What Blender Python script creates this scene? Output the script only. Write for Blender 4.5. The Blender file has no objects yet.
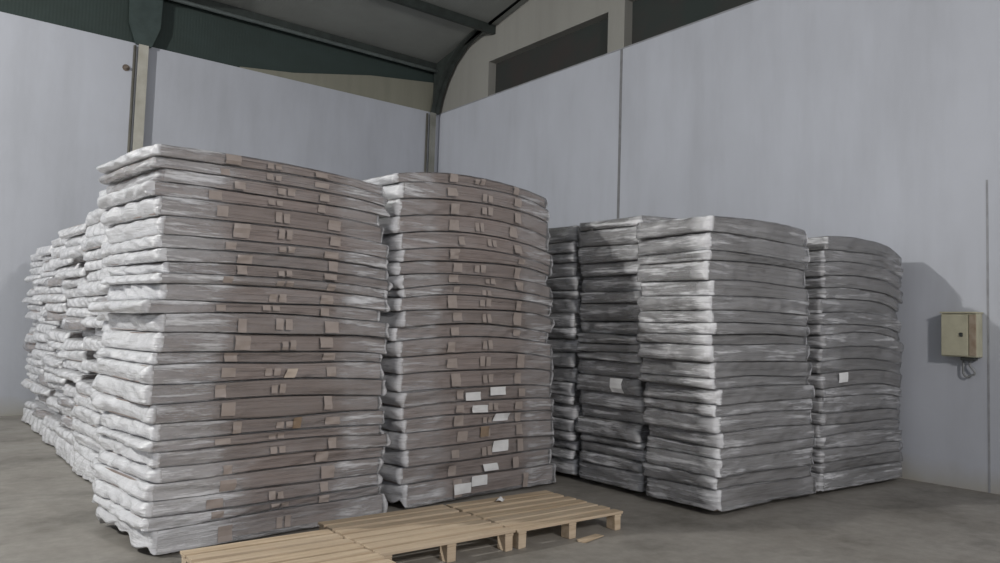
import bpy, bmesh, math, random
import numpy as np
from mathutils import Vector, Matrix

random.seed(7)
RNG = np.random.RandomState(11)
scene = bpy.context.scene
col = scene.collection
R = math.radians

# ------------------------------------------------------------------ helpers
def link(o, parent=None):
    col.objects.link(o)
    if parent is not None:
        o.parent = parent
    return o

def tag(o, label=None, cat=None, group=None, kind=None):
    if label: o['label'] = label
    if cat: o['category'] = cat
    if group: o['group'] = group
    if kind: o['kind'] = kind
    return o

def empty(name, loc=(0, 0, 0), rz=0.0):
    o = bpy.data.objects.new(name, None)
    o.empty_display_size = .1
    o.location = loc
    o.rotation_euler = (0, 0, rz)
    return link(o)

def mesh_obj(name, verts, faces, mats, parent=None, smooth=False):
    me = bpy.data.meshes.new(name)
    me.from_pydata([tuple(v) for v in verts], [], faces)
    for m in (mats if isinstance(mats, (list, tuple)) else [mats]):
        me.materials.append(m)
    if smooth:
        me.polygons.foreach_set('use_smooth', [True] * len(me.polygons))
    me.update()
    return link(bpy.data.objects.new(name, me), parent)

def bm_obj(name, bm, mat, parent=None, smooth=False):
    me = bpy.data.meshes.new(name)
    bmesh.ops.recalc_face_normals(bm, faces=bm.faces)
    bm.to_mesh(me); bm.free()
    me.materials.append(mat)
    if smooth:
        me.polygons.foreach_set('use_smooth', [True] * len(me.polygons))
    return link(bpy.data.objects.new(name, me), parent)

def box(bm, x0, x1, y0, y1, z0, z1, bevel=0.0, jit=0.0):
    r = bmesh.ops.create_cube(bm, size=1.0)
    vs = r['verts']
    for v in vs:
        v.co = Vector(((x0 + x1) / 2 + v.co.x * (x1 - x0), (y0 + y1) / 2 + v.co.y * (y1 - y0), (z0 + z1) / 2 + v.co.z * (z1 - z0)))
        if jit:
            v.co += Vector([random.uniform(-jit, jit) for _ in range(3)])
    if bevel:
        es = list({e for v in vs for e in v.link_edges})
        bmesh.ops.bevel(bm, geom=es, offset=bevel, segments=2, affect='EDGES', profile=.6)
    return bm

def box_obj(name, dims, mat, parent=None, bevel=0.0):
    bm = bmesh.new(); box(bm, *dims, bevel=bevel)
    return bm_obj(name, bm, mat, parent)

def tube(bm, pts, r, seg=10):
    pts = [Vector(p) for p in pts]
    rings = []
    for i, p in enumerate(pts):
        d = (pts[min(i + 1, len(pts) - 1)] - pts[max(i - 1, 0)]).normalized()
        a = d.cross(Vector((0.31, 0.17, .93)))
        if a.length < 1e-3: a = d.cross(Vector((1, 0, 0)))
        a.normalize(); b = d.cross(a)
        rings.append([bm.verts.new(p + (a * math.cos(t) + b * math.sin(t)) * r) for t in [2 * math.pi * k / seg for k in range(seg)]])
    for i in range(len(rings) - 1):
        for k in range(seg):
            bm.faces.new((rings[i][k], rings[i][(k + 1) % seg], rings[i + 1][(k + 1) % seg], rings[i + 1][k]))
    bm.faces.new(rings[0][::-1]); bm.faces.new(rings[-1])

def prism_x(bm, poly_yz, x0, x1):
    """extrude a (y, z) polygon along x"""
    a = [bm.verts.new((x0, y, z)) for y, z in poly_yz]
    b = [bm.verts.new((x1, y, z)) for y, z in poly_yz]
    n = len(a)
    bm.faces.new(a); bm.faces.new(b[::-1])
    for i in range(n):
        bm.faces.new((a[i], b[i], b[(i + 1) % n], a[(i + 1) % n]))

def prism_y(bm, poly_xz, y0, y1):
    a = [bm.verts.new((x, y0, z)) for x, z in poly_xz]
    b = [bm.verts.new((x, y1, z)) for x, z in poly_xz]
    n = len(a)
    bm.faces.new(a); bm.faces.new(b[::-1])
    for i in range(n):
        bm.faces.new((a[i], b[i], b[(i + 1) % n], a[(i + 1) % n]))

# ------------------------------------------------------------------ materials
class NT:
    def __init__(s, name):
        s.m = bpy.data.materials.new(name); s.m.use_nodes = True
        s.t = s.m.node_tree; s.t.nodes.clear()
        s.out = s.n('ShaderNodeOutputMaterial')
    def n(s, typ, **kw):
        nd = s.t.nodes.new(typ)
        for k, v in kw.items():
            if k == 'inp':
                for kk, vv in v.items():
                    if isinstance(vv, bpy.types.NodeSocket): s.t.links.new(vv, nd.inputs[kk])
                    else: nd.inputs[kk].default_value = vv
            else: setattr(nd, k, v)
        return nd
    def mapping(s, src, scale, loc=(0, 0, 0)):
        return s.n('ShaderNodeMapping', inp={'Vector': src, 'Scale': scale, 'Location': loc}).outputs[0]
    def noise(s, vec, scale=1.0, detail=4, rough=.55):
        return s.n('ShaderNodeTexNoise', inp={'Vector': vec, 'Scale': scale, 'Detail': detail, 'Roughness': rough}).outputs[0]
    def ramp(s, fac, stops):
        r = s.n('ShaderNodeValToRGB', inp={'Fac': fac})
        e = r.color_ramp.elements
        while len(e) < len(stops): e.new(.5)
        for el, (p, c) in zip(e, stops):
            el.position = p
            el.color = (c, c, c, 1) if isinstance(c, (int, float)) else (*c, 1)
        return r.outputs[0]
    def mix(s, fac, a, b, mode='MIX'):
        x = s.n('ShaderNodeMix', data_type='RGBA', blend_type=mode)
        for idx, v in ((0, fac), (6, a), (7, b)):
            if isinstance(v, bpy.types.NodeSocket): s.t.links.new(v, x.inputs[idx])
            else: x.inputs[idx].default_value = v if idx == 0 else (*v, 1)
        return x.outputs[2]
    def math(s, op, a, b=0.0, clamp=False):
        x = s.n('ShaderNodeMath', operation=op, use_clamp=clamp)
        for i, v in enumerate((a, b)):
            if isinstance(v, bpy.types.NodeSocket): s.t.links.new(v, x.inputs[i])
            else: x.inputs[i].default_value = v
        return x.outputs[0]
    def bump(s, h, strength=.3, dist=.01, normal=None):
        d = {'Height': h, 'Strength': strength, 'Distance': dist}
        if normal is not None: d['Normal'] = normal
        return s.n('ShaderNodeBump', inp=d).outputs[0]
    def bsdf(s, color, rough=.6, spec=.4, metal=0.0, normal=None):
        b = s.n('ShaderNodeBsdfPrincipled')
        for k, v in (('Base Color', color), ('Roughness', rough), ('Specular IOR Level', spec), ('Metallic', metal)):
            if isinstance(v, bpy.types.NodeSocket): s.t.links.new(v, b.inputs[k])
            else: b.inputs[k].default_value = (*v, 1) if k == 'Base Color' else v
        if normal is not None: s.t.links.new(normal, b.inputs['Normal'])
        return b.outputs[0]
    def done(s, sh):
        s.t.links.new(sh, s.out.inputs[0]); return s.m

def mat_paint(name, c, stain, amt=.35, rough=.75, sc=1.0):
    t = NT(name)
    pos = t.n('ShaderNodeNewGeometry').outputs['Position']
    big = t.ramp(t.noise(t.mapping(pos, (.45 * sc, .45 * sc, .22 * sc)), 1.6, 6, .62), [(.35, 0.0), (.72, 1.0)])
    streak = t.ramp(t.noise(t.mapping(pos, (2.6 * sc, 2.6 * sc, .12 * sc)), 1.7, 5, .65), [(.45, 0.0), (.8, 1.0)])
    f = t.math('MULTIPLY', t.math('ADD', t.math('MULTIPLY', big, .6), t.math('MULTIPLY', streak, .5), True), amt)
    c1 = t.mix(f, c, stain)
    fine = t.noise(pos, 28, 4)
    nb = t.bump(fine, .12, .006)
    return t.done(t.bsdf(c1, rough, .25, normal=nb))

def mat_wall():
    t = NT('white_wall_paint')
    pos = t.n('ShaderNodeNewGeometry').outputs['Position']
    big = t.ramp(t.noise(t.mapping(pos, (.4, .4, .25)), 1.6, 6, .62), [(.35, 0.0), (.75, 1.0)])
    streak = t.ramp(t.noise(t.mapping(pos, (1.0, 1.0, .16)), 1.7, 5, .65), [(.45, 0.0), (.8, 1.0)])
    f = t.math('MULTIPLY', t.math('ADD', t.math('MULTIPLY', big, .6), t.math('MULTIPLY', streak, .6), True), .62)
    c1 = t.mix(f, (.52, .54, .585), (.355, .365, .39))
    # rain and dust dirt band just above the floor
    z = t.n('ShaderNodeSeparateXYZ', inp={0: pos}).outputs[2]
    zz = t.math('ADD', z, t.math('MULTIPLY', t.noise(pos, 2.2, 5), .35))
    low = t.ramp(zz, [(.16, .75), (.46, 0.0)])
    c2 = t.mix(low, c1, (.40, .37, .29))
    # scattered scuff marks
    sc = t.ramp(t.noise(t.mapping(pos, (1.1, 1.1, 1.3)), 2.3, 8, .7), [(.70, 0.0), (.76, .4)])
    c3 = t.mix(sc, c2, (.27, .26, .26))
    nb = t.bump(t.noise(pos, 22, 5), .15, .006)
    return t.done(t.bsdf(c3, .72, .25, normal=nb))

def mat_floor():
    t = NT('worn_concrete')
    pos = t.n('ShaderNodeNewGeometry').outputs['Position']
    a = t.ramp(t.noise(t.mapping(pos, (.5, .75, 1)), 1.5, 7, .62), [(.32, 0.0), (.68, 1.0)])
    c = t.mix(a, (.215, .198, .172), (.325, .308, .28))
    b = t.ramp(t.noise(t.mapping(pos, (.9, 1.1, 1), (3, 5, 0)), 1.2, 6, .6), [(.50, 0.0), (.66, .8)])
    c = t.mix(b, c, (.11, .102, .086))
    f = t.noise(pos, 9, 6, .7)
    c = t.mix(.35, c, t.ramp(f, [(.3, (.14, .131, .115)), (.7, (.35, .332, .302))]))
    nb = t.bump(f, .25, .008)
    return t.done(t.bsdf(c, t.ramp(a, [(0, .62), (1, .5)]), .3, normal=nb))

def mat_film():
    t = NT('polythene_film')
    at = t.n('ShaderNodeAttribute', attribute_name='milk').outputs['Fac']
    uv = t.n('ShaderNodeUVMap').outputs[0]
    w1 = t.noise(t.mapping(uv, (2.4, 30, 1)), 1.0, 6, .68)
    w2 = t.noise(t.mapping(uv, (7, 16, 1), (4, 9, 0)), 1.0, 5, .7)
    patch = t.noise(t.mapping(uv, (2.2, 9, 1), (9, 2, 0)), 1.0, 4, .6)
    vor = t.n('ShaderNodeTexVoronoi', feature='F1', inp={'Vector': t.mapping(uv, (9, 26, 1)), 'Scale': 1.0}).outputs[0]
    h = t.math('ADD', t.math('ADD', t.math('MULTIPLY', w1, .9), t.math('MULTIPLY', w2, .7)), t.math('MULTIPLY', vor, .25))
    nb = t.bump(h, 1.0, .018)
    nb2 = t.bump(h, 1.0, .030)
    fac = t.math('ADD', at, t.math('MULTIPLY', t.math('SUBTRACT', patch, .5), .45))
    streak = t.ramp(t.noise(t.mapping(uv, (1.5, 17, 1), (2, 7, 0)), 1.0, 6, .7), [(.50, 0.0), (.64, .72)])  # whitened creases, with the film's glossy highlights put into its opacity
    loose = t.math('MULTIPLY', t.math('SUBTRACT', at, .11), 8.0, True)
    fac = t.math('ADD', fac, t.math('MULTIPLY', streak, loose))
    fac = t.math('ADD', fac, t.ramp(w2, [(.60, 0.0), (.74, .14)]))
    fac = t.math('MINIMUM', t.math('MAXIMUM', fac, .05), .93)
    base = t.mix(patch, (.72, .725, .74), (.83, .83, .84))
    film = t.bsdf(base, .34, .5, normal=nb)
    clear = t.n('ShaderNodeBsdfTransparent', inp={0: (.97, .97, .97, 1)}).outputs[0]
    mx = t.n('ShaderNodeMixShader', inp={0: fac, 1: clear, 2: film}).outputs[0]
    gl = t.n('ShaderNodeBsdfGlossy', inp={'Color': (1, 1, 1, 1), 'Roughness': .19, 'Normal': nb2}).outputs[0]
    fr = t.n('ShaderNodeFresnel', inp={'IOR': 1.42, 'Normal': nb}).outputs[0]
    mx2 = t.n('ShaderNodeMixShader', inp={0: t.math('ADD', t.math('MULTIPLY', fr, .8, True), t.math('MULTIPLY', loose, .03)), 1: mx, 2: gl}).outputs[0]
    return t.done(mx2)

def mat_card(name='brown_corrugated_cardboard', tint=(1, 1, 1)):
    t = NT(name)
    oc = t.n('ShaderNodeTexCoord').outputs['Object']
    rnd = t.n('ShaderNodeObjectInfo').outputs['Random']
    lines = t.noise(t.mapping(oc, (1.2, 1.2, 190)), 1.0, 3, .6)
    big = t.noise(t.mapping(oc, (1.6, 1.6, 6)), 1.0, 4)
    lines = t.math('ADD', t.math('MULTIPLY', lines, .6), t.math('MULTIPLY', t.noise(t.mapping(oc, (.8, .8, 75), (3, 1, 5)), 1.0, 2, .5), .4))
    c = t.mix(t.ramp(lines, [(.34, 0.0), (.66, 1.0)]), (.235, .186, .165), (.43, .362, .330))
    c = t.mix(t.ramp(big, [(.35, 0.0), (.75, .5)]), c, (.31, .262, .240))
    c = t.mix(t.math('MULTIPLY', rnd, .5), c, (.22, .19, .172))
    c = t.mix(1.0, c, tint, 'MULTIPLY')
    return t.done(t.bsdf(c, .85, .15, normal=t.bump(lines, .5, .004)))

def mat_wood():
    t = NT('raw_pine')
    oc = t.n('ShaderNodeTexCoord').outputs['Object']
    rnd = t.n('ShaderNodeObjectInfo').outputs['Random']
    shift = t.n('ShaderNodeCombineXYZ', inp={0: t.math('MULTIPLY', rnd, 9), 1: t.math('MULTIPLY', rnd, 23), 2: rnd}).outputs[0]
    p = t.n('ShaderNodeVectorMath', operation='ADD', inp={0: oc, 1: shift}).outputs[0]
    g = t.noise(t.mapping(p, (1.6, 26, 26)), 1.0, 6, .65)
    b = t.noise(t.mapping(p, (1.3, 3, 3)), 1.0, 3)
    c = t.mix(t.ramp(g, [(.3, 0.0), (.7, 1.0)]), (.40, .295, .19), (.66, .54, .39))
    c = t.mix(t.ramp(b, [(.4, 0.0), (.75, .6)]), c, (.44, .33, .22))
    c = t.mix(t.math('MULTIPLY', rnd, .3), c, (.58, .50, .40))
    return t.done(t.bsdf(c, .75, .2, normal=t.bump(g, .3, .004)))

def mat_plain(name, c, rough=.6, spec=.3, metal=0.0, var=.3, sc=6.0, c2=None):
    t = NT(name)
    oc = t.n('ShaderNodeTexCoord').outputs['Object']
    n1 = t.noise(oc, sc, 5, .6)
    d = c2 or tuple(v * (1 - var) for v in c)
    cc = t.mix(t.ramp(n1, [(.35, 0.0), (.7, 1.0)]), c, d)
    return t.done(t.bsdf(cc, rough, spec, metal, t.bump(n1, .15, .004)))

def mat_sheet(name, c, c2, axis_scale, amt=.6):
    """painted ribbed metal sheeting"""
    t = NT(name)
    pos = t.n('ShaderNodeNewGeometry').outputs['Position']
    w = t.n('ShaderNodeTexWave', wave_type='BANDS', bands_direction='X', inp={'Vector': t.mapping(pos, (axis_scale, 0, 0)), 'Scale': .35}).outputs[1]
    d = t.ramp(t.noise(t.mapping(pos, (.7, .7, 1.3)), 1.3, 6, .65), [(.35, 0.0), (.7, amt)])
    return t.done(t.bsdf(t.mix(d, c, c2), .6, .3, normal=t.bump(w, .06, .02)))

M_wall = mat_wall()
M_gable = mat_paint('cream_gable_paint', (.31, .305, .275), (.22, .215, .19), .6)
M_beige = mat_paint('beige_plaster', (.27, .265, .21), (.17, .165, .13), .6)
M_floor = mat_floor()
M_film = mat_film()
M_card = mat_card()
M_card2 = mat_card('grey_corrugated_cardboard', (.72, .84, .90))
M_wood = mat_wood()
M_roof = mat_sheet('grey_roof_sheeting', (.27, .28, .26), (.20, .205, .19), 16.0)
M_green = mat_sheet('dark_green_sheeting', (.042, .060, .055), (.030, .040, .034), 18.0)
M_teal = mat_plain('teal_steel', (.055, .078, .073), .5, .4)
M_steel = mat_plain('dark_green_steel', (.045, .055, .05), .5, .4, c2=(.03, .035, .032))
M_strut = mat_plain('pale_grey_green_steel', (.26, .30, .285), .45, .4)
M_col = mat_plain('cream_column_paint', (.50, .49, .43), .6, .3, sc=3, c2=(.36, .34, .28))
M_colg = mat_plain('dingy_column_paint', (.30, .30, .27), .6, .3, sc=3, c2=(.2, .2, .17))
M_colweb = mat_plain('grime_grey_steel', (.16, .155, .13), .7, .3, sc=4)
M_net = mat_plain('dark_louvre_net', (.036, .046, .042), .8, .2, sc=1.2, c2=(.052, .044, .041))
M_joint = mat_plain('dark_joint_shade', (.26, .26, .265), .9, .1)  # shade of the groove at the wall joint, put into the strip's colour
M_joint2 = mat_plain('grey_joint_filler', (.36, .365, .38), .9, .1)
M_tape = mat_plain('tan_packing_tape', (.38, .325, .29), .35, .4, sc=18, c2=(.34, .29, .26))
M_tape2 = mat_plain('brown_packing_tape', (.33, .245, .17), .35, .4, sc=18)
M_paper = mat_plain('white_label_paper', (.78, .78, .77), .6, .3, sc=14, c2=(.70, .70, .69))
M_tan = mat_plain('cream_card_label', (.56, .48, .40), .6, .3, sc=14, c2=(.52, .45, .38))
M_box = mat_plain('cream_enamel', (.52, .50, .37), .45, .4, sc=7, c2=(.42, .40, .29))
M_boxside = mat_plain('rusty_cream_enamel', (.40, .33, .25), .55, .3, sc=12, c2=(.27, .2, .14))
M_dark = mat_plain('dark_rubber', (.06, .065, .06), .5, .4)
M_grey = mat_plain('grey_cable', (.30, .31, .31), .5, .4)
M_rust = mat_plain('rusty_iron', (.13, .10, .08), .8, .2, c2=(.2, .17, .14))

# ------------------------------------------------------------------ setting
WX, WY, WH = 8.84, 13.55, 6.0          # right wall plane, left (back) wall plane, white wall height
tag(box_obj('floor', (-14, 12, -6, 15, -.2, 0), M_floor), kind='structure')
tag(box_obj('wall_left', (-14, WX + .3, WY, WY + .3, 0, WH), M_wall), kind='structure')
tag(box_obj('wall_right', (WX, WX + .3, -6, WY, 0, WH), M_wall), kind='structure')

ROOF0, SLOPE = 7.02, .19
def roofz(y): return ROOF0 + SLOPE * (WY - y)
bm = bmesh.new()
prism_x(bm, [(WY + .3, roofz(WY + .3)), (-6, roofz(-6)), (-6, roofz(-6) + .08), (WY + .3, roofz(WY + .3) + .08)], -14, WX + .4)
tag(bm_obj('ceiling', bm, M_roof), kind='structure')
# green sheeting over the left wall, set back behind the ledge
tag(box_obj('wall_left_upper', (-14, WX + .3, WY + .06, WY + .12, WH, roofz(WY) + .02), M_green), kind='structure')
bm = bmesh.new()
prism_y(bm, [(4.6, WH), (WX, WH), (WX, 6.66), (7.2, 6.46), (5.6, 6.14), (4.6, 6.02)], WY + .005, WY + .055)
tag(bm_obj('trim_1', bm, M_beige), kind='structure')
# eave strut and roof purlins, running along the left wall
bm = bmesh.new(); tube(bm, [(-14, WY - .12, 6.87), (WX, WY - .12, 6.85)], .035)
tag(bm_obj('trim_2', bm, M_strut, smooth=True), kind='structure')
for i, y in enumerate((WY - .05, 11.72, 9.9, 8.1, 6.3)):
    zt = roofz(y)
    bm = bmesh.new()
    prism_x(bm, [(y - .05, zt - .005), (y + .05, zt - .005), (y + .05, zt - .03), (y - .03, zt - .03), (y - .03, zt - .15), (y + .03, zt - .15), (y + .03, zt - .17), (y - .05, zt - .17)], -14, WX + .05)
    tag(bm_obj('trim_%d' % (3 + i), bm, M_steel), kind='structure')

# gable wall above the white wall: cream, with two netted openings set back in it
T = WX + .22
HO = 6.70                              # head of the openings
bm = bmesh.new()
def gpiece(ya, yb, za, fb=None):       # panel from y=ya (far) to yb (near)
    prism_x(bm, [(ya, za), (yb, za), (yb, roofz(yb)), (ya, roofz(ya))], WX + .01, T)
gpiece(WY, 11.86, WH)                  # corner pier
gpiece(11.86, 8.66, HO)
gpiece(8.66, 8.30, WH)                 # pillar between the openings
gpiece(8.30, 3.2, HO + .1)
gpiece(3.2, -6, WH)
tag(bm_obj('wall_right_gable', bm, M_gable), kind='structure')
for i, (ya, yb, zt) in enumerate(((11.86, 8.66, HO), (8.30, 3.2, HO + .1))):
    w = box_obj('window_%d' % (i + 1), (T - .03, T, yb, ya, WH, zt), M_net)
    tag(w, kind='structure')
# joints of the right wall
tag(box_obj('trim_8', (WX - .006, WX + .01, 8.31, 8.36, 0, WH), M_joint), kind='structure')
tag(box_obj('trim_9', (WX - .004, WX + .01, 3.14, 3.16, 0, 3.2), M_joint2), kind='structure')
tag(box_obj('trim_10', (WX - .012, WX + .01, -6, WY, WH - .012, WH + .004), M_joint2), kind='structure')

# steel portal frames: column + haunched rafter
def column(n, xc, colw, m):
    bm = bmesh.new()
    box(bm, xc - colw / 2, xc + colw / 2, WY - .10, WY - .075, 0, 5.97)
    box(bm, xc - .01, xc + .01, WY - .076, WY, 0, 5.97)
    c = bm_obj('column_%d' % n, bm, m); tag(c, kind='structure')
    bm = bmesh.new(); tube(bm, [(xc - colw / 2 - .045, WY - .03, .0), (xc - colw / 2 - .045, WY - .03, 5.95)], .022)
    bm_obj('conduit', bm, M_colweb, c, smooth=True)
column(1, 2.98, .15, M_col)
column(2, 8.64, .13, M_colg)
# corner column: haunched rafter along the gable wall
xc = 8.68
low = [(13.46, 5.95), (13.36, 6.25), (13.18, 6.58), (12.90, 6.90), (12.5, 7.15), (12.0, 7.31), (11.4, 7.44), (10.8, 7.56), (9.0, 7.60), (-6, roofz(-6) - .3)]
up = [(y, roofz(y) - .01) for y, z in low[::-1] if y < 13.3] + [(WY - .01, roofz(WY) - .02), (WY - .01, 5.95)]
bm = bmesh.new()
prism_x(bm, low + up, xc - .012, xc + .012)
for (y0, z0), (y1, z1) in zip(low, low[1:]):
    d = Vector((0, y1 - y0, z1 - z0)).normalized(); nn = Vector((0, -d.z, d.y)) * .02
    if nn.z < 0: nn = -nn
    prism_x(bm, [(y0, z0), (y1, z1), (y1 + nn.y, z1 + nn.z), (y0 + nn.y, z0 + nn.z)], xc - .10, xc + .10)
tag(bm_obj('trim_11', bm, M_steel), kind='structure')
# head of the other column: splayed plate up to the eave, rafter above it
bm = bmesh.new()
prism_y(bm, [(2.86, 5.96), (3.10, 5.96), (3.22, 6.3), (3.24, roofz(WY) - .05), (2.72, roofz(WY) - .05), (2.74, 6.3)], WY - .09, WY - .06)
prism_x(bm, [(WY - .06, 6.75), (WY - .06, roofz(WY) - .02), (-6, roofz(-6) - .01), (-6, roofz(-6) - .30)], 2.94, 3.02)
tag(bm_obj('trim_12', bm, M_teal), kind='structure')

# ------------------------------------------------------------------ pallets
def make_pallet(L=1.04, W=.88, boards=7):
    root = empty('wooden_pallet')
    for i in range(boards):
        bw = .098
        y = -W / 2 + bw / 2 + i * (W - bw) / (boards - 1) + random.uniform(-.006, .006)
        bm = bmesh.new(); box(bm, -L / 2 + random.uniform(-.008, .008), L / 2 + random.uniform(-.008, .008), -bw / 2, bw / 2, -.010, .010, .003, .002)
        o = bm_obj('deck_board', bm, M_wood, root); o.location = (0, y, .127)
    for x in (-L / 2 + .045, 0, L / 2 - .045):
        bm = bmesh.new(); box(bm, -.036, .036, -W / 2 + .005, W / 2 - .005, -.009, .009, .003)
        o = bm_obj('stringer_board', bm, M_wood, root); o.location = (x, 0, .107)
        for y in (-W / 2 + .05, 0, W / 2 - .05):
            bm = bmesh.new(); box(bm, -.034, .034, -.045, .045, -.049, .049, .005, .003)
            o = bm_obj('block', bm, M_wood, root); o.location = (x, y, .0495)
    return root
def copy_tree(o, parent=None):
    c = o.copy(); col.objects.link(c); c.parent = parent
    for ch in list(o.children): copy_tree(ch, c)
    return c

# ------------------------------------------------------------------ carton bundles
ORD = ['first', 'second', 'third', 'fourth', 'fifth', 'sixth', 'seventh', 'eighth', 'ninth', 'tenth', 'eleventh', 'twelfth', 'thirteenth', 'fourteenth', 'fifteenth',
       'sixteenth', 'seventeenth', 'eighteenth', 'nineteenth', 'twentieth', 'twenty-first', 'twenty-second', 'twenty-third', 'twenty-fourth', 'twenty-fifth', 'twenty-sixth', 'twenty-seventh', 'twenty-eighth']

def perimeter(a, b, r, nf, ns, nc):
    """rounded rectangle, anticlockwise from the front-left: points, normals, length"""
    P = []; N = []
    def line(p, q, n, k):
        for i in range(k):
            t = i / k
            P.append((p[0] + (q[0] - p[0]) * t, p[1] + (q[1] - p[1]) * t)); N.append(n)
    def arc(cx, cy, a0, k):
        for i in range(k):
            t = a0 + (math.pi / 2) * i / k
            P.append((cx + r * math.cos(t), cy + r * math.sin(t))); N.append((math.cos(t), math.sin(t)))
    line((-a + r, -b), (a - r, -b), (0, -1), nf); arc(a - r, -b + r, -math.pi / 2, nc)
    line((a, -b + r), (a, b - r), (1, 0), ns); arc(a - r, b - r, 0, nc)
    line((a - r, b), (-a + r, b), (0, 1), nf // 2); arc(-a + r, b - r, math.pi / 2, nc)
    line((-a, b - r), (-a, -b + r), (-1, 0), ns); arc(-a + r, -b + r, math.pi, nc)
    P = np.array(P); N = np.array(N)
    d = np.linalg.norm(np.roll(P, -1, 0) - P, axis=1)
    return P, N, np.concatenate([[0], np.cumsum(d)[:-1]])

def wave_fn(k, fu, fv, amp):
    """a random smooth function of two coordinates"""
    A = RNG.normal(0, 1, k); U = RNG.uniform(-fu, fu, k); V = RNG.uniform(-fv, fv, k); ph = RNG.uniform(0, 6.28, k)
    A = A / (np.sqrt((A ** 2).sum() / 2) + 1e-9) * amp
    def f(x, y):
        x = np.asarray(x)[..., None]; y = np.asarray(y)[..., None]
        return (A * np.sin(U * x + V * y + ph)).sum(-1)
    return f

def grid_faces(nr, n, closed=True):
    F = []
    for i in range(nr - 1):
        for j in range(n if closed else n - 1):
            k = (j + 1) % n
            F.append((i * n + j, i * n + k, (i + 1) * n + k, (i + 1) * n + j))
    return F

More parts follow.
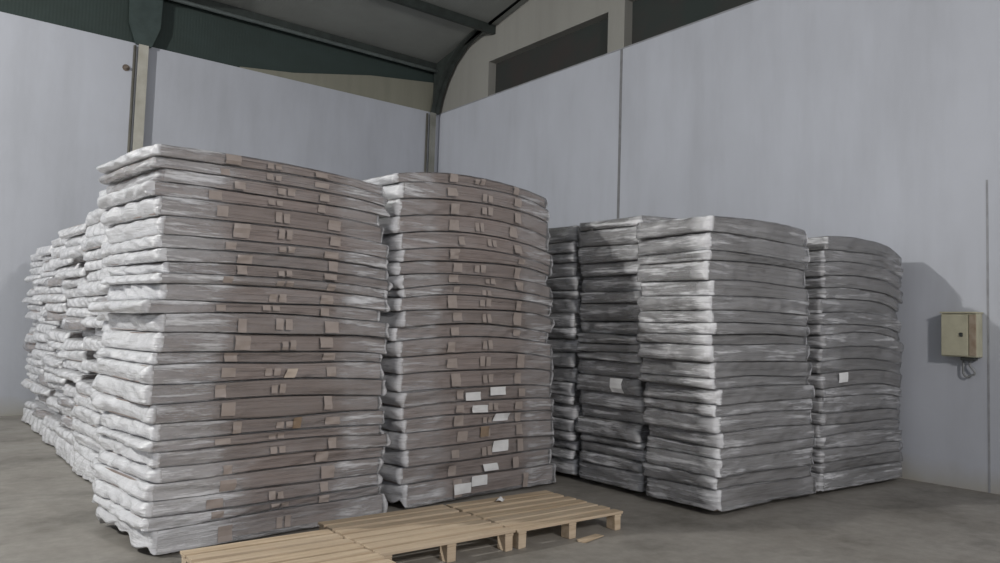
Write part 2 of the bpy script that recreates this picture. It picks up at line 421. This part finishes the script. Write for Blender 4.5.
class Stack:
    def __init__(s, **kw):
        s.lean = (0, 0); s.sagL = s.sagR = .05; s.sagF = 0.0; s.dome = .03; s.push = 0.0
        s.milk_side = .85; s.milk_front = .07; s.milk_end = .20; s.group = ''; s.tape = False; s.jx = .035; s.jy = .02; s.extra = None
        s.z0 = .125; s.drop = .112; s.card = M_card; s.wavy = .006; s.thv = .34; s.clear = .0; s.sidex = None
        s.__dict__.update(kw)
        n = s.n
        th = RNG.uniform(1 - s.thv, 1 + s.thv, n); th[0] *= .65; th = th / th.sum() * (s.ztop - s.z0)
        s.T = np.concatenate([[0], np.cumsum(th)])
        s.H = s.ztop - s.z0
        s.wav = [wave_fn(6, 5.0, 4.0, s.wavy if k else .002) for k in range(n + 1)]
        s.items = []
    def Z(s, k, u, v):
        f = s.T[k] / s.H
        h = s.L / 2
        q = np.clip(u / h, -1.15, 1.15)
        z = s.z0 + s.T[k] + f * (s.dome * (1 - q * q) - s.sagR * np.clip(q, 0, 2) ** 4 - s.sagL * np.clip(-q, 0, 2) ** 4 - s.sagF * np.clip(-2 * v / s.W, 0, 1.3) ** 3)
        z = z + s.wav[k](u, v) * (1 if k < s.n else .7)
        if k == 0:       # loose film of the lowest bundle hangs over the pallet edge
            e = np.maximum(np.abs(u) - (s.L / 2 - .07), np.abs(v) - (s.W / 2 - .07))
            z = s.z0 - np.clip(e / .06, 0, 1) * s.drop + 0.004
        return z
    def build(s):
        for k in range(s.n): s.bundle(k)
    def bundle(s, k):
        zc = s.z0 + s.T[k]
        f = s.T[k] / s.H
        ox = RNG.uniform(-s.jx, s.jx) + s.lean[0] * f
        oy = RNG.uniform(-s.jy, s.jy) * (.4 if RNG.rand() < .7 else 1.3) + s.lean[1] * f
        if s.push and RNG.rand() < s.push and 1 < k < s.n - 1: ox += RNG.uniform(.08, .22)
        rz = RNG.uniform(-1, 1) * R(1.1)
        if k == 0: ox, oy, rz = (.03 if s.tape else 0, 0, 0)
        ca, sa = math.cos(s.rot), math.sin(s.rot)
        loc = (s.cx + ca * ox - sa * oy, s.cy + sa * ox + ca * oy, zc)
        root = empty('carton_bundle', loc, s.rot + rz)
        cr, sr = math.cos(rz), math.sin(rz)
        def zz(kk, X, Y):
            return s.Z(kk, ox + cr * X - sr * Y, oy + sr * X + cr * Y) - zc
        la = s.L / 2 * (1 + RNG.uniform(-.012, .012)); lb = s.W / 2 * (1 + RNG.uniform(-.01, .01))
        # ---- cardboard sheets
        P, N, S = perimeter(la - .035, lb - .022, .012, 22, 12, 1)
        nl = 6; verts = []; nper = len(P)
        for j in range(nl):
            off = RNG.uniform(-.005, .005) if j else 0.0
            for t in (j / nl + (.012 if j else 0), (j + 1) / nl - (.012 if j < nl - 1 else 0)):
                Q = P + N * off
                zb = zz(k, Q[:, 0], Q[:, 1]) + .007; zt = zz(k + 1, Q[:, 0], Q[:, 1]) - .007
                verts.append(np.column_stack([Q, zb + (zt - zb) * t]))
        V = np.concatenate(verts); F = grid_faces(2 * nl, nper)
        CF = (.04, .25, .42, .58, .73, .86, .95)
        def ccap(Q0, kk, sg):
            out = []
            for sc in CF:
                Q = Q0[:, :2] * sc
                out.append(np.column_stack([Q, zz(kk, Q[:, 0], Q[:, 1]) + sg * .007]))
            return out
        cr_ = ccap(verts[0], k, 1) + verts + ccap(verts[-1], k + 1, -1)[::-1]
        V = np.concatenate(cr_); F = grid_faces(len(cr_), nper)
        F.append(tuple(range(nper))[::-1]); F.append(tuple(range((len(cr_) - 1) * nper, len(cr_) * nper)))
        mesh_obj('cardboard_sheets', V, F, s.card, root)
        # ---- film
        P, N, S = perimeter(la, lb, .055, 56, 30, 4)
        n = len(P)
        prof = [0, .05, .16, .32, .5, .68, .84, .95, 1.0]
        side = np.abs(N[:, 0]) ** 2
        bul = side * RNG.uniform(.030, .055) + (1 - side) * (RNG.uniform(.0015, .004) if RNG.rand() < .7 else RNG.uniform(.007, .014))
        wob = wave_fn(10, 34, 9, 1.0); wob2 = wave_fn(6, 5, 20, 1.0)
        endw = wave_fn(5, 9, 2, 1.0)
        amp = side * .010 + (1 - side) * .0058
        def surf(idxP, idxN, sS, sd, bb, am, t, off=0.0):
            pw = 2.0 + 2.5 * (1 - sd); inset = bb * (1 - np.maximum(0, 1 - np.abs(2 * t - 1) ** pw) ** (1 / pw))
            disp = am * (wob(sS, t + 0 * sS) * .7 + wob2(sS, t * .3 + 0 * sS)) + sd * .007 * endw(sS, 0 * sS)
            disp = np.clip(disp, -.014, .022)
            if k == 0: inset = inset * t
            Q = idxP + idxN * (disp - inset + off)[:, None]
            zb = zz(k, Q[:, 0], Q[:, 1]) + .0018; zt = zz(k + 1, Q[:, 0], Q[:, 1]) - .0018
            return np.column_stack([Q, zb + (zt - zb) * t])
        rings = [surf(P, N, S, side, bul, amp, t) for t in prof]
        def cap(ring, sc, kk, sg):
            Q = ring[:, :2] * sc
            return np.column_stack([Q, zz(kk, Q[:, 0], Q[:, 1]) + sg * .0018])
        caps_b = [cap(rings[0], sc, k, 1) for sc in (.04, .25, .42, .58, .73, .86, .96)]
        caps_t = [cap(rings[-1], sc, k + 1, -1) for sc in (.96, .86, .73, .58, .42, .25, .04)]
        allr = caps_b + rings + caps_t
        V = np.concatenate(allr); F = grid_faces(len(allr), n)
        F.append(tuple(range(n))[::-1]); F.append(tuple(range((len(allr) - 1) * n, len(allr) * n)))
        o = mesh_obj('plastic_wrap', V, F, M_film, root, smooth=True)
        me = o.data
        # milk: film layers over the cardboard (folded ends are milky), plus painted highlights on S1
        u = V[:, 0] / (s.L / 2)
        nb = len(caps_b)
        Ns = np.tile(np.clip(np.abs(N[:, 0]) * 4, 0, 1), len(allr))
        e = np.clip((np.abs(u) - .42) / .22, 0, 1); e = e * e * (3 - 2 * e)
        m = s.milk_front + (s.milk_end - s.milk_front) * e
        ms = .22 if RNG.rand() < s.clear else s.milk_side
        ms = ms + (0 if s.sidex is None else s.sidex * np.clip((-V[:, 1] / (s.W / 2) - .55) / .35, 0, 1))
        m = m * (1 - Ns) + ms * Ns
        m = m + RNG.uniform(-.05, .07)
        if s.extra: m = m + s.extra(k, u, V)
        capm = np.zeros(len(V), bool); capm[:nb * n] = True; capm[(nb + len(prof)) * n:] = True
        m[capm] = .6
        at = me.attributes.new('milk', 'FLOAT', 'POINT')
        at.data.foreach_set('value', m.astype(np.float32))
        # UV in metres: along the perimeter, and up
        uvl = me.uv_layers.new(name='UVMap')
        li = np.zeros(len(me.loops), np.int32); me.loops.foreach_get('vertex_index', li)
        Ss = np.tile(S, len(allr)) + RNG.uniform(0, 50)
        Zs = V[:, 2] + RNG.uniform(0, 50)
        ci = capm; Zs[ci] += V[ci, 1]
        Su = Ss[li]
        total = S[-1] + float(np.linalg.norm(P[0] - P[-1]))
        for i in range(len(allr) - 1):           # close the seam of the unwrapped strip
            f4 = 4 * (i * n + n - 1); Su[f4 + 1] += total; Su[f4 + 2] += total
        uvl.data.foreach_set('uv', np.column_stack([Su, Zs[li]]).astype(np.float32).ravel())
        it = dict(k=k, root=root, ox=ox, oy=oy, rz=rz, la=la, lb=lb, z0=zc - (.11 if k == 0 else 0), z1=s.z0 + s.T[k + 1], surf=surf, bul=bul, amp=amp, S=S, n=n, n0=len(P))
        s.items.append(it)
        back = s.n - k
        s.label(root, back)
        if s.tape: s.add_tapes(it)
    def label(s, root, i):
        where = 'topmost' if i == 1 else ORD[i - 1] + ' from top'
        tag(root, s.fmt % where, 'carton bundle', s.group)
    def patch(s, it, name, x, w, t0, t1, mat, face='front', tilt=0.0, off=.004, nx=6, nt=4, label=None):
        """a piece of paper or tape lying on a side of the bundle's film; x in the bundle's own axes"""
        xs = np.linspace(-w / 2, w / 2, nx); rows = []
        kk = it['k']
        for t in np.linspace(t0, t1, nt):
            q = x + xs + tilt * (t - (t0 + t1) / 2)
            if face == 'front':
                Pq = np.column_stack([q, np.full(nx, -it['lb'])]); Nq = np.tile([0., -1.], (nx, 1)); sS = q + it['la'] - .055; sd = np.zeros(nx)
                bb = np.full(nx, it['bul'][20]); am = np.full(nx, .0058)
            else:
                Pq = np.column_stack([np.full(nx, -it['la']), q]); Nq = np.tile([-1., 0.], (nx, 1)); sd = np.ones(nx)
                j0 = it['n'] - 4 - 30
                sS = it['S'][j0] + (it['lb'] - .055 - q); bb = np.full(nx, it['bul'][j0 + 5]); am = np.full(nx, .010)
            rows.append(it['surf'](Pq, Nq, sS, sd, bb, am, np.full(nx, t), off))
        V = np.concatenate(rows); nv = len(V)
        back = V.copy()
        back[:, 1 if face == 'front' else 0] += .0012
        F = grid_faces(nt, nx, False)
        F2 = [tuple(i + nv for i in f[::-1]) for f in F]
        rim = list(range(nx)) + [r * nx + nx - 1 for r in range(1, nt)] + [(nt - 1) * nx + c for c in range(nx - 2, -1, -1)] + [r * nx for r in range(nt - 2, 0, -1)]
        F3 = [(rim[(i + 1) % len(rim)], rim[i], rim[i] + nv, rim[(i + 1) % len(rim)] + nv) for i in range(len(rim))]
        o = mesh_obj(name, np.concatenate([V, back]), F + F2 + F3, mat, it['root'], smooth=False)
        if label: o['label'] = label
        return o
    def add_tapes(s, it):
        L = s.L
        for c, pr in ((-.20, .9), (.215, .9)):
            if RNG.rand() < pr:
                s.patch(it, 'tape', c * L + RNG.uniform(-.062, .062) + s.tape_shift, RNG.uniform(.06, .12), RNG.uniform(.03, .25), RNG.uniform(.7, .97), M_tape)
        if RNG.rand() < .78:
            c = RNG.uniform(-.05, .06) + s.tape_shift
            w = RNG.uniform(.042, .06)
            t0 = RNG.uniform(.1, .3)
            for sg in (-1, 1):
                s.patch(it, 'tape', c + sg * (w / 2 + .009), w, t0, t0 + RNG.uniform(.45, .6), M_tape)
    def find(s, z):
        zs = [abs((it['z0'] + it['z1']) / 2 - z) for it in s.items]
        return s.items[int(np.argmin(zs))]

# camera model (recovered from the photograph), also used to find where on a stack a label sits
CAMH = 1.5
FPX, YAW, PITCH, ROLL = 773.42, R(51.922), R(3.530), R(1.7526)
Fw = Vector((math.cos(YAW) * math.cos(PITCH), math.sin(YAW) * math.cos(PITCH), math.sin(PITCH)))
Rt = Vector((math.sin(YAW), -math.cos(YAW), 0)); Up = Rt.cross(Fw)
Rt, Up = math.cos(ROLL) * Rt + math.sin(ROLL) * Up, -math.sin(ROLL) * Rt + math.cos(ROLL) * Up

GL = 'film-wrapped carton bundles of the left block'
GR = 'film-wrapped carton bundles of the right block'
def s1_extra(k, u, V):  # loose milky film at the left, its highlights painted in as extra white
    m = np.where(u < -.35, .13 * np.clip((-.35 - u) / .3, 0, 1), 0.0)
    if k < 5: m = m + np.where(u < -.2, .22 * np.clip((-.2 - u) / .3, 0, 1), 0.0)
    return m
def front_stack(name, x0, y0, x1, y1, W, **kw):
    """footprint given by its front edge"""
    L = math.hypot(x1 - x0, y1 - y0); rot = math.atan2(y1 - y0, x1 - x0)
    cx = (x0 + x1) / 2 - math.sin(rot) * W / 2; cy = (y0 + y1) / 2 + math.cos(rot) * W / 2
    s = Stack(cx=cx, cy=cy, L=L, W=W, rot=rot, **kw); s.build(); return s

S1 = front_stack('S1', 1.32, 5.19, 3.15, 5.40, 1.00, n=26, ztop=2.61, dome=.03, sagL=.0, sagR=.03, lean=(-.08, .0), group=GL, tape=True, tape_shift=-.03, jx=.055, wavy=.004, clear=.15,
                 fmt='film-wrapped brown carton bundle, %s, front stack at the left corner', extra=s1_extra)
S2 = front_stack('S2', 3.32, 5.47, 5.22, 5.69, 1.00, n=22, ztop=2.78, dome=.09, sagL=.0, sagR=.06, lean=(-.17, .0), group=GL, tape=True, tape_shift=.05, jx=.035,
                 fmt='film-wrapped brown carton bundle, %s, front stack carrying the white labels')
yy = 6.40
side = []
tops = [2.64, 2.56, 2.48, 2.44, 2.42, 2.40]
for i in range(6):
    s = front_stack('C', 1.48 + .022 * i + RNG.uniform(-.02, .02), yy, 2.98, yy + .07, 1.01, n=22, ztop=tops[i], dome=.03, sagL=.03, sagR=.02, lean=(-.06, 0), jx=.05, push=.17, thv=.2, milk_side=.84, clear=.10, wavy=.008, group=GL,
                    fmt='milky film-wrapped carton bundle, %%s, %s stack back along the left side' % ORD[i + 1])
    side.append(s); yy += 1.085

R1 = front_stack('R1', 5.45, 3.95, 6.99, 3.95, .80, n=20, ztop=2.51, dome=.02, sagL=.0, sagR=.01, lean=(-.22, 0), milk_front=.13, milk_end=.17, milk_side=.28, sidex=.6, group=GR, card=M_card2, drop=.082,
                 fmt='grey film-wrapped carton bundle, %s, near corner stack of the right block')
R2 = front_stack('R2', 5.50, 4.83, 6.98, 4.83, .84, n=20, ztop=2.61, dome=.02, sagL=.0, lean=(-.10, 0), milk_side=.24, sidex=.2, milk_front=.2, group=GR, card=M_card2, drop=.082,
                 fmt='grey film-wrapped carton bundle, %s, middle stack of the right block')
R3 = front_stack('R3', 5.52, 5.74, 6.98, 5.82, .86, n=20, ztop=2.60, dome=.02, sagL=.0, lean=(-.06, 0), milk_side=.26, sidex=.3, milk_front=.2, group=GR, card=M_card2, drop=.082,
                 fmt='grey film-wrapped carton bundle, %s, rearmost stack of the right block')
R4 = front_stack('R4', 7.05, 3.95, 8.66, 3.92, .92, n=20, ztop=2.50, dome=.05, sagL=.0, sagR=.10, lean=(-.01, 0), milk_front=.13, milk_end=.18, milk_side=.3, group=GR, card=M_card2, drop=.082,
                 fmt='grey film-wrapped carton bundle, %s, right block stack touching the wall')

def px_on_front(s, px, py):
    d = Fw + (px - 500) / FPX * Rt - (py - 281.5) / FPX * Up
    n = Vector((math.sin(s.rot), -math.cos(s.rot), 0))
    p0 = Vector((s.cx, s.cy, 0)) + n * (s.W / 2 + .01)
    c = Vector((0, 0, CAMH)); t = (p0 - c).dot(n) / d.dot(n); p = c + d * t
    u = (p - Vector((s.cx, s.cy, 0))).dot(Vector((math.cos(s.rot), math.sin(s.rot), 0)))
    return u, p.z, t * 1.0
def label_at(s, px, py, w, h, mat, name, text, tilt=0.0, lab=None):
    u, z, dist = px_on_front(s, px, py)
    it = s.find(z)
    th = it['z1'] - it['z0']; m = dist / FPX
    tc = min(max((z - it['z0']) / th, .2), .8); ht = min(h * m / th / 2, .46)
    t0, t1 = max(.04, tc - ht), min(.96, tc + ht)
    s.patch(it, name, u - it['ox'], w * m, t0, t1, mat, tilt=tilt, off=.012, nx=14, label=text)
    if lab: it['root']['label'] = lab % (('topmost' if s.n - it['k'] == 1 else ORD[s.n - it['k'] - 1] + ' from top'),)
WL = 'film-wrapped bundle with a white paper label, %s, front stack in the middle'
for px, py, w, h, tl in ((472, 402, 21, 13, .0), (497, 393.5, 22, 8, .02), (480, 411, 21, 7, -.01), (502, 417, 21, 12, .03), (501, 446, 21, 12, .03), (491, 467, 19, 7, -.03), (480, 477.5, 21, 13, .02), (463, 489, 22, 10, .02)):
    label_at(S2, px, py, w, h, M_paper, 'paper_label', 'white paper label', tl, WL)
label_at(S2, 485, 430, 11, 15, M_tape2, 'tape', 'brown tape')
label_at(S1, 297, 423, 9, 14, M_tape2, 'tape', 'brown tape')
label_at(S1, 292, 378, 12, 26, M_tan, 'card_label', 'cream card label', .03, 'brown carton bundle with a cream card tag, %s, front stack at the left')
label_at(R4, 843, 378, 17, 10, M_paper, 'paper_label', 'white paper label', .02, 'grey carton bundle with a torn white label, %s, stack touching right wall')
it = R1.find(1.02)
R1.patch(R2.find(1.05), 'paper_label', -.16, .15, .1, .95, M_paper, face='side', off=.01, tilt=.06, label='torn white paper label')
q = R2.find(1.05)
q['root']['label'] = 'grey carton bundle with a torn white label, %s, right block middle stack' % (ORD[R2.n - q['k'] - 1] + ' from top')

# pallets: three empty ones in front of the left block, one under every stack
p0 = make_pallet()
p0.location = (3.98, 4.57, 0)
tag(p0, 'empty pine pallet on the floor, right of the three before the left block', 'pallet', 'empty pallets on the floor')
p1 = copy_tree(p0); p1.location = (2.918, 4.575, 0)
tag(p1, 'empty pine pallet on the floor, middle of the three before the left block', 'pallet', 'empty pallets on the floor')
p2 = copy_tree(p0); p2.location = (1.902, 4.37, 0); p2.scale[0] = .915
tag(p2, 'empty pine pallet on the floor, left of the three before the left block', 'pallet', 'empty pallets on the floor')
names = [(S1, 'the left corner front stack'), (S2, 'the stack with the white labels')] + [(s, 'the %s stack back along the left side' % ORD[i + 1]) for i, s in enumerate(side)] + \
        [(R1, 'the near corner stack of the right block'), (R2, 'the middle stack of the right block'), (R3, 'the rearmost stack of the right block'), (R4, 'the stack touching the right wall')]
for s, nm in names:
    q = copy_tree(p0)
    q.location = (s.cx, s.cy, -.016); q.rotation_euler = (0, 0, s.rot)
    q.scale = ((s.L - .36) / 1.04, (s.W - .34) / .88, 1)
    q.location.z = 0; q.scale[2] = .90
    tag(q, 'loaded wooden pallet under ' + nm, 'pallet', 'pallets under the stacks')

# ------------------------------------------------------------------ wall box, bolt, scraps
e = empty('electrical_box', (WX, 3.37, 1.36))
tag(e, 'cream metal electrical box on the right wall beside the stacks', 'electrical box')
bm = bmesh.new(); box(bm, -.15, 0, -.17, .17, 0, .45, .012); bm_obj('enclosure', bm, M_box, e)
bm = bmesh.new(); box(bm, -.168, -.150, -.09, .165, .012, .44, .006); bm_obj('cover', bm, M_box, e)
bm = bmesh.new(); box(bm, -.163, -.151, -.165, -.10, .015, .435, .005); o = bm_obj('side_panel', bm, M_boxside, e); o['label'] = 'rusty brown strip'
bm = bmesh.new(); box(bm, -.182, -.168, -.045, -.015, .21, .25, .004); bm_obj('latch', bm, M_dark, e)
bm = bmesh.new(); box(bm, -.17, 0, -.178, .178, .448, .466, .004); bm_obj('hood', bm, M_box, e)
bm = bmesh.new(); box(bm, -.12, -.02, -.13, .0, -.035, .0, .008); bm_obj('cable_gland', bm, M_dark, e)
bm = bmesh.new()
tube(bm, [(-.06, -.09 + .025 * math.sin(a * .9), -.03 - .15 * a / 6) for a in [i * .5 for i in range(13)]] + [(-.05, -.08, -.185), (-.05, -.05, -.205), (-.05, -.02, -.20), (-.05, 0, -.17), (-.05, .0, -.12), (-.06, -.01, -.03)], .011, 8)
bm_obj('cable', bm, M_grey, e, smooth=True)

e = empty('wall_bolt', (2.75, WY, 5.56))
tag(e, 'rusty bolt with washer on the left wall beside the cream column', 'bolt')
for nm, r, d0, d1 in (('washer', .055, -.012, 0), ('bolt_stud', .022, -.07, -.012), ('nut', .034, -.035, -.012)):
    bm = bmesh.new(); tube(bm, [(0, d0, 0), (0, d1, 0)], r, 6 if nm == 'nut' else 14); bm_obj(nm, bm, M_rust, e)

def scrap(name, loc, w, d, h, mat, label, cat, seed):
    rg = random.Random(seed)
    bm = bmesh.new()
    bmesh.ops.create_grid(bm, x_segments=6, y_segments=6, size=.5)
    for v in bm.verts:
        x, y = v.co.x, v.co.y
        v.co = Vector((x * w + rg.uniform(-.04, .04) * w, y * d + rg.uniform(-.04, .04) * d, h * (.15 + abs(math.sin(5 * x + seed) * math.cos(4 * y + 2 * seed)) * .7 + rg.random() * .15)))
    g = bmesh.ops.extrude_face_region(bm, geom=list(bm.faces))
    for v in [q for q in g['geom'] if isinstance(q, bmesh.types.BMVert)]: v.co.z += .0025
    o = bm_obj(name, bm, mat); o.location = loc; o.rotation_euler = (0, 0, rg.uniform(0, 3))
    return tag(o, label, cat)
scrap('paper_scrap', (3.88, 4.86, .138), .075, .06, .035, M_paper, 'crumpled white paper scrap lying on the empty pallet by the white-labelled stack', 'paper scrap', 3)
scrap('paper_scrap', (-.10, 6.02, .0), .11, .09, .03, M_paper, 'pale paper scrap on bare floor at the photo\'s lower left corner', 'paper scrap', 5)
bm = bmesh.new(); box(bm, -.13, .13, -.035, .035, 0, .014, .003, .004)
o = bm_obj('wood_offcut', bm, M_wood); o.location = (4.09, 4.06, .0); o.rotation_euler = (0, 0, R(14)); tag(o, 'thin pine offcut lying on the floor before the empty pallet', 'wood offcut')

# ------------------------------------------------------------------ light
def light(name, typ, loc, energy, color=(1, 1, 1), **kw):
    l = bpy.data.lights.new(name, typ); l.energy = energy; l.color = color
    for k, v in kw.items(): setattr(l, k, v)
    o = bpy.data.objects.new(name, l); o.location = loc; return link(o)
light('warehouse_lamp', 'POINT', (-5.6, 7.9, 6.4), 2350, (1.0, .985, .97), shadow_soft_size=.12)
f = light('front_lamp', 'AREA', (2.4, -4.2, 4.8), 370, (1.0, .955, .92), size=.7)
f.rotation_euler = (Vector((3.5, 6, 1.0)) - f.location).to_track_quat('-Z', 'Y').to_euler()

w = bpy.data.worlds.new('world'); scene.world = w; w.use_nodes = True
w.node_tree.nodes['Background'].inputs[0].default_value = (.80, .86, 1.0, 1)
w.node_tree.nodes['Background'].inputs[1].default_value = .46

# ------------------------------------------------------------------ camera
cam = bpy.data.cameras.new('camera'); cam.sensor_width = 36.0; cam.lens = FPX * 36 / 1000
cam.clip_start = .05
co = bpy.data.objects.new('camera', cam); link(co)
m = Matrix((Rt, Up, -Fw)).transposed().to_4x4(); m.translation = Vector((0, 0, CAMH)); co.matrix_world = m
scene.camera = co
scene.view_settings.view_transform = 'Standard'
scene.view_settings.look = 'None'
scene.view_settings.exposure = 0.0
scene.view_settings.gamma = 1.0
scene.view_settings.use_curve_mapping = False
scene.cycles.transparent_max_bounces = 16
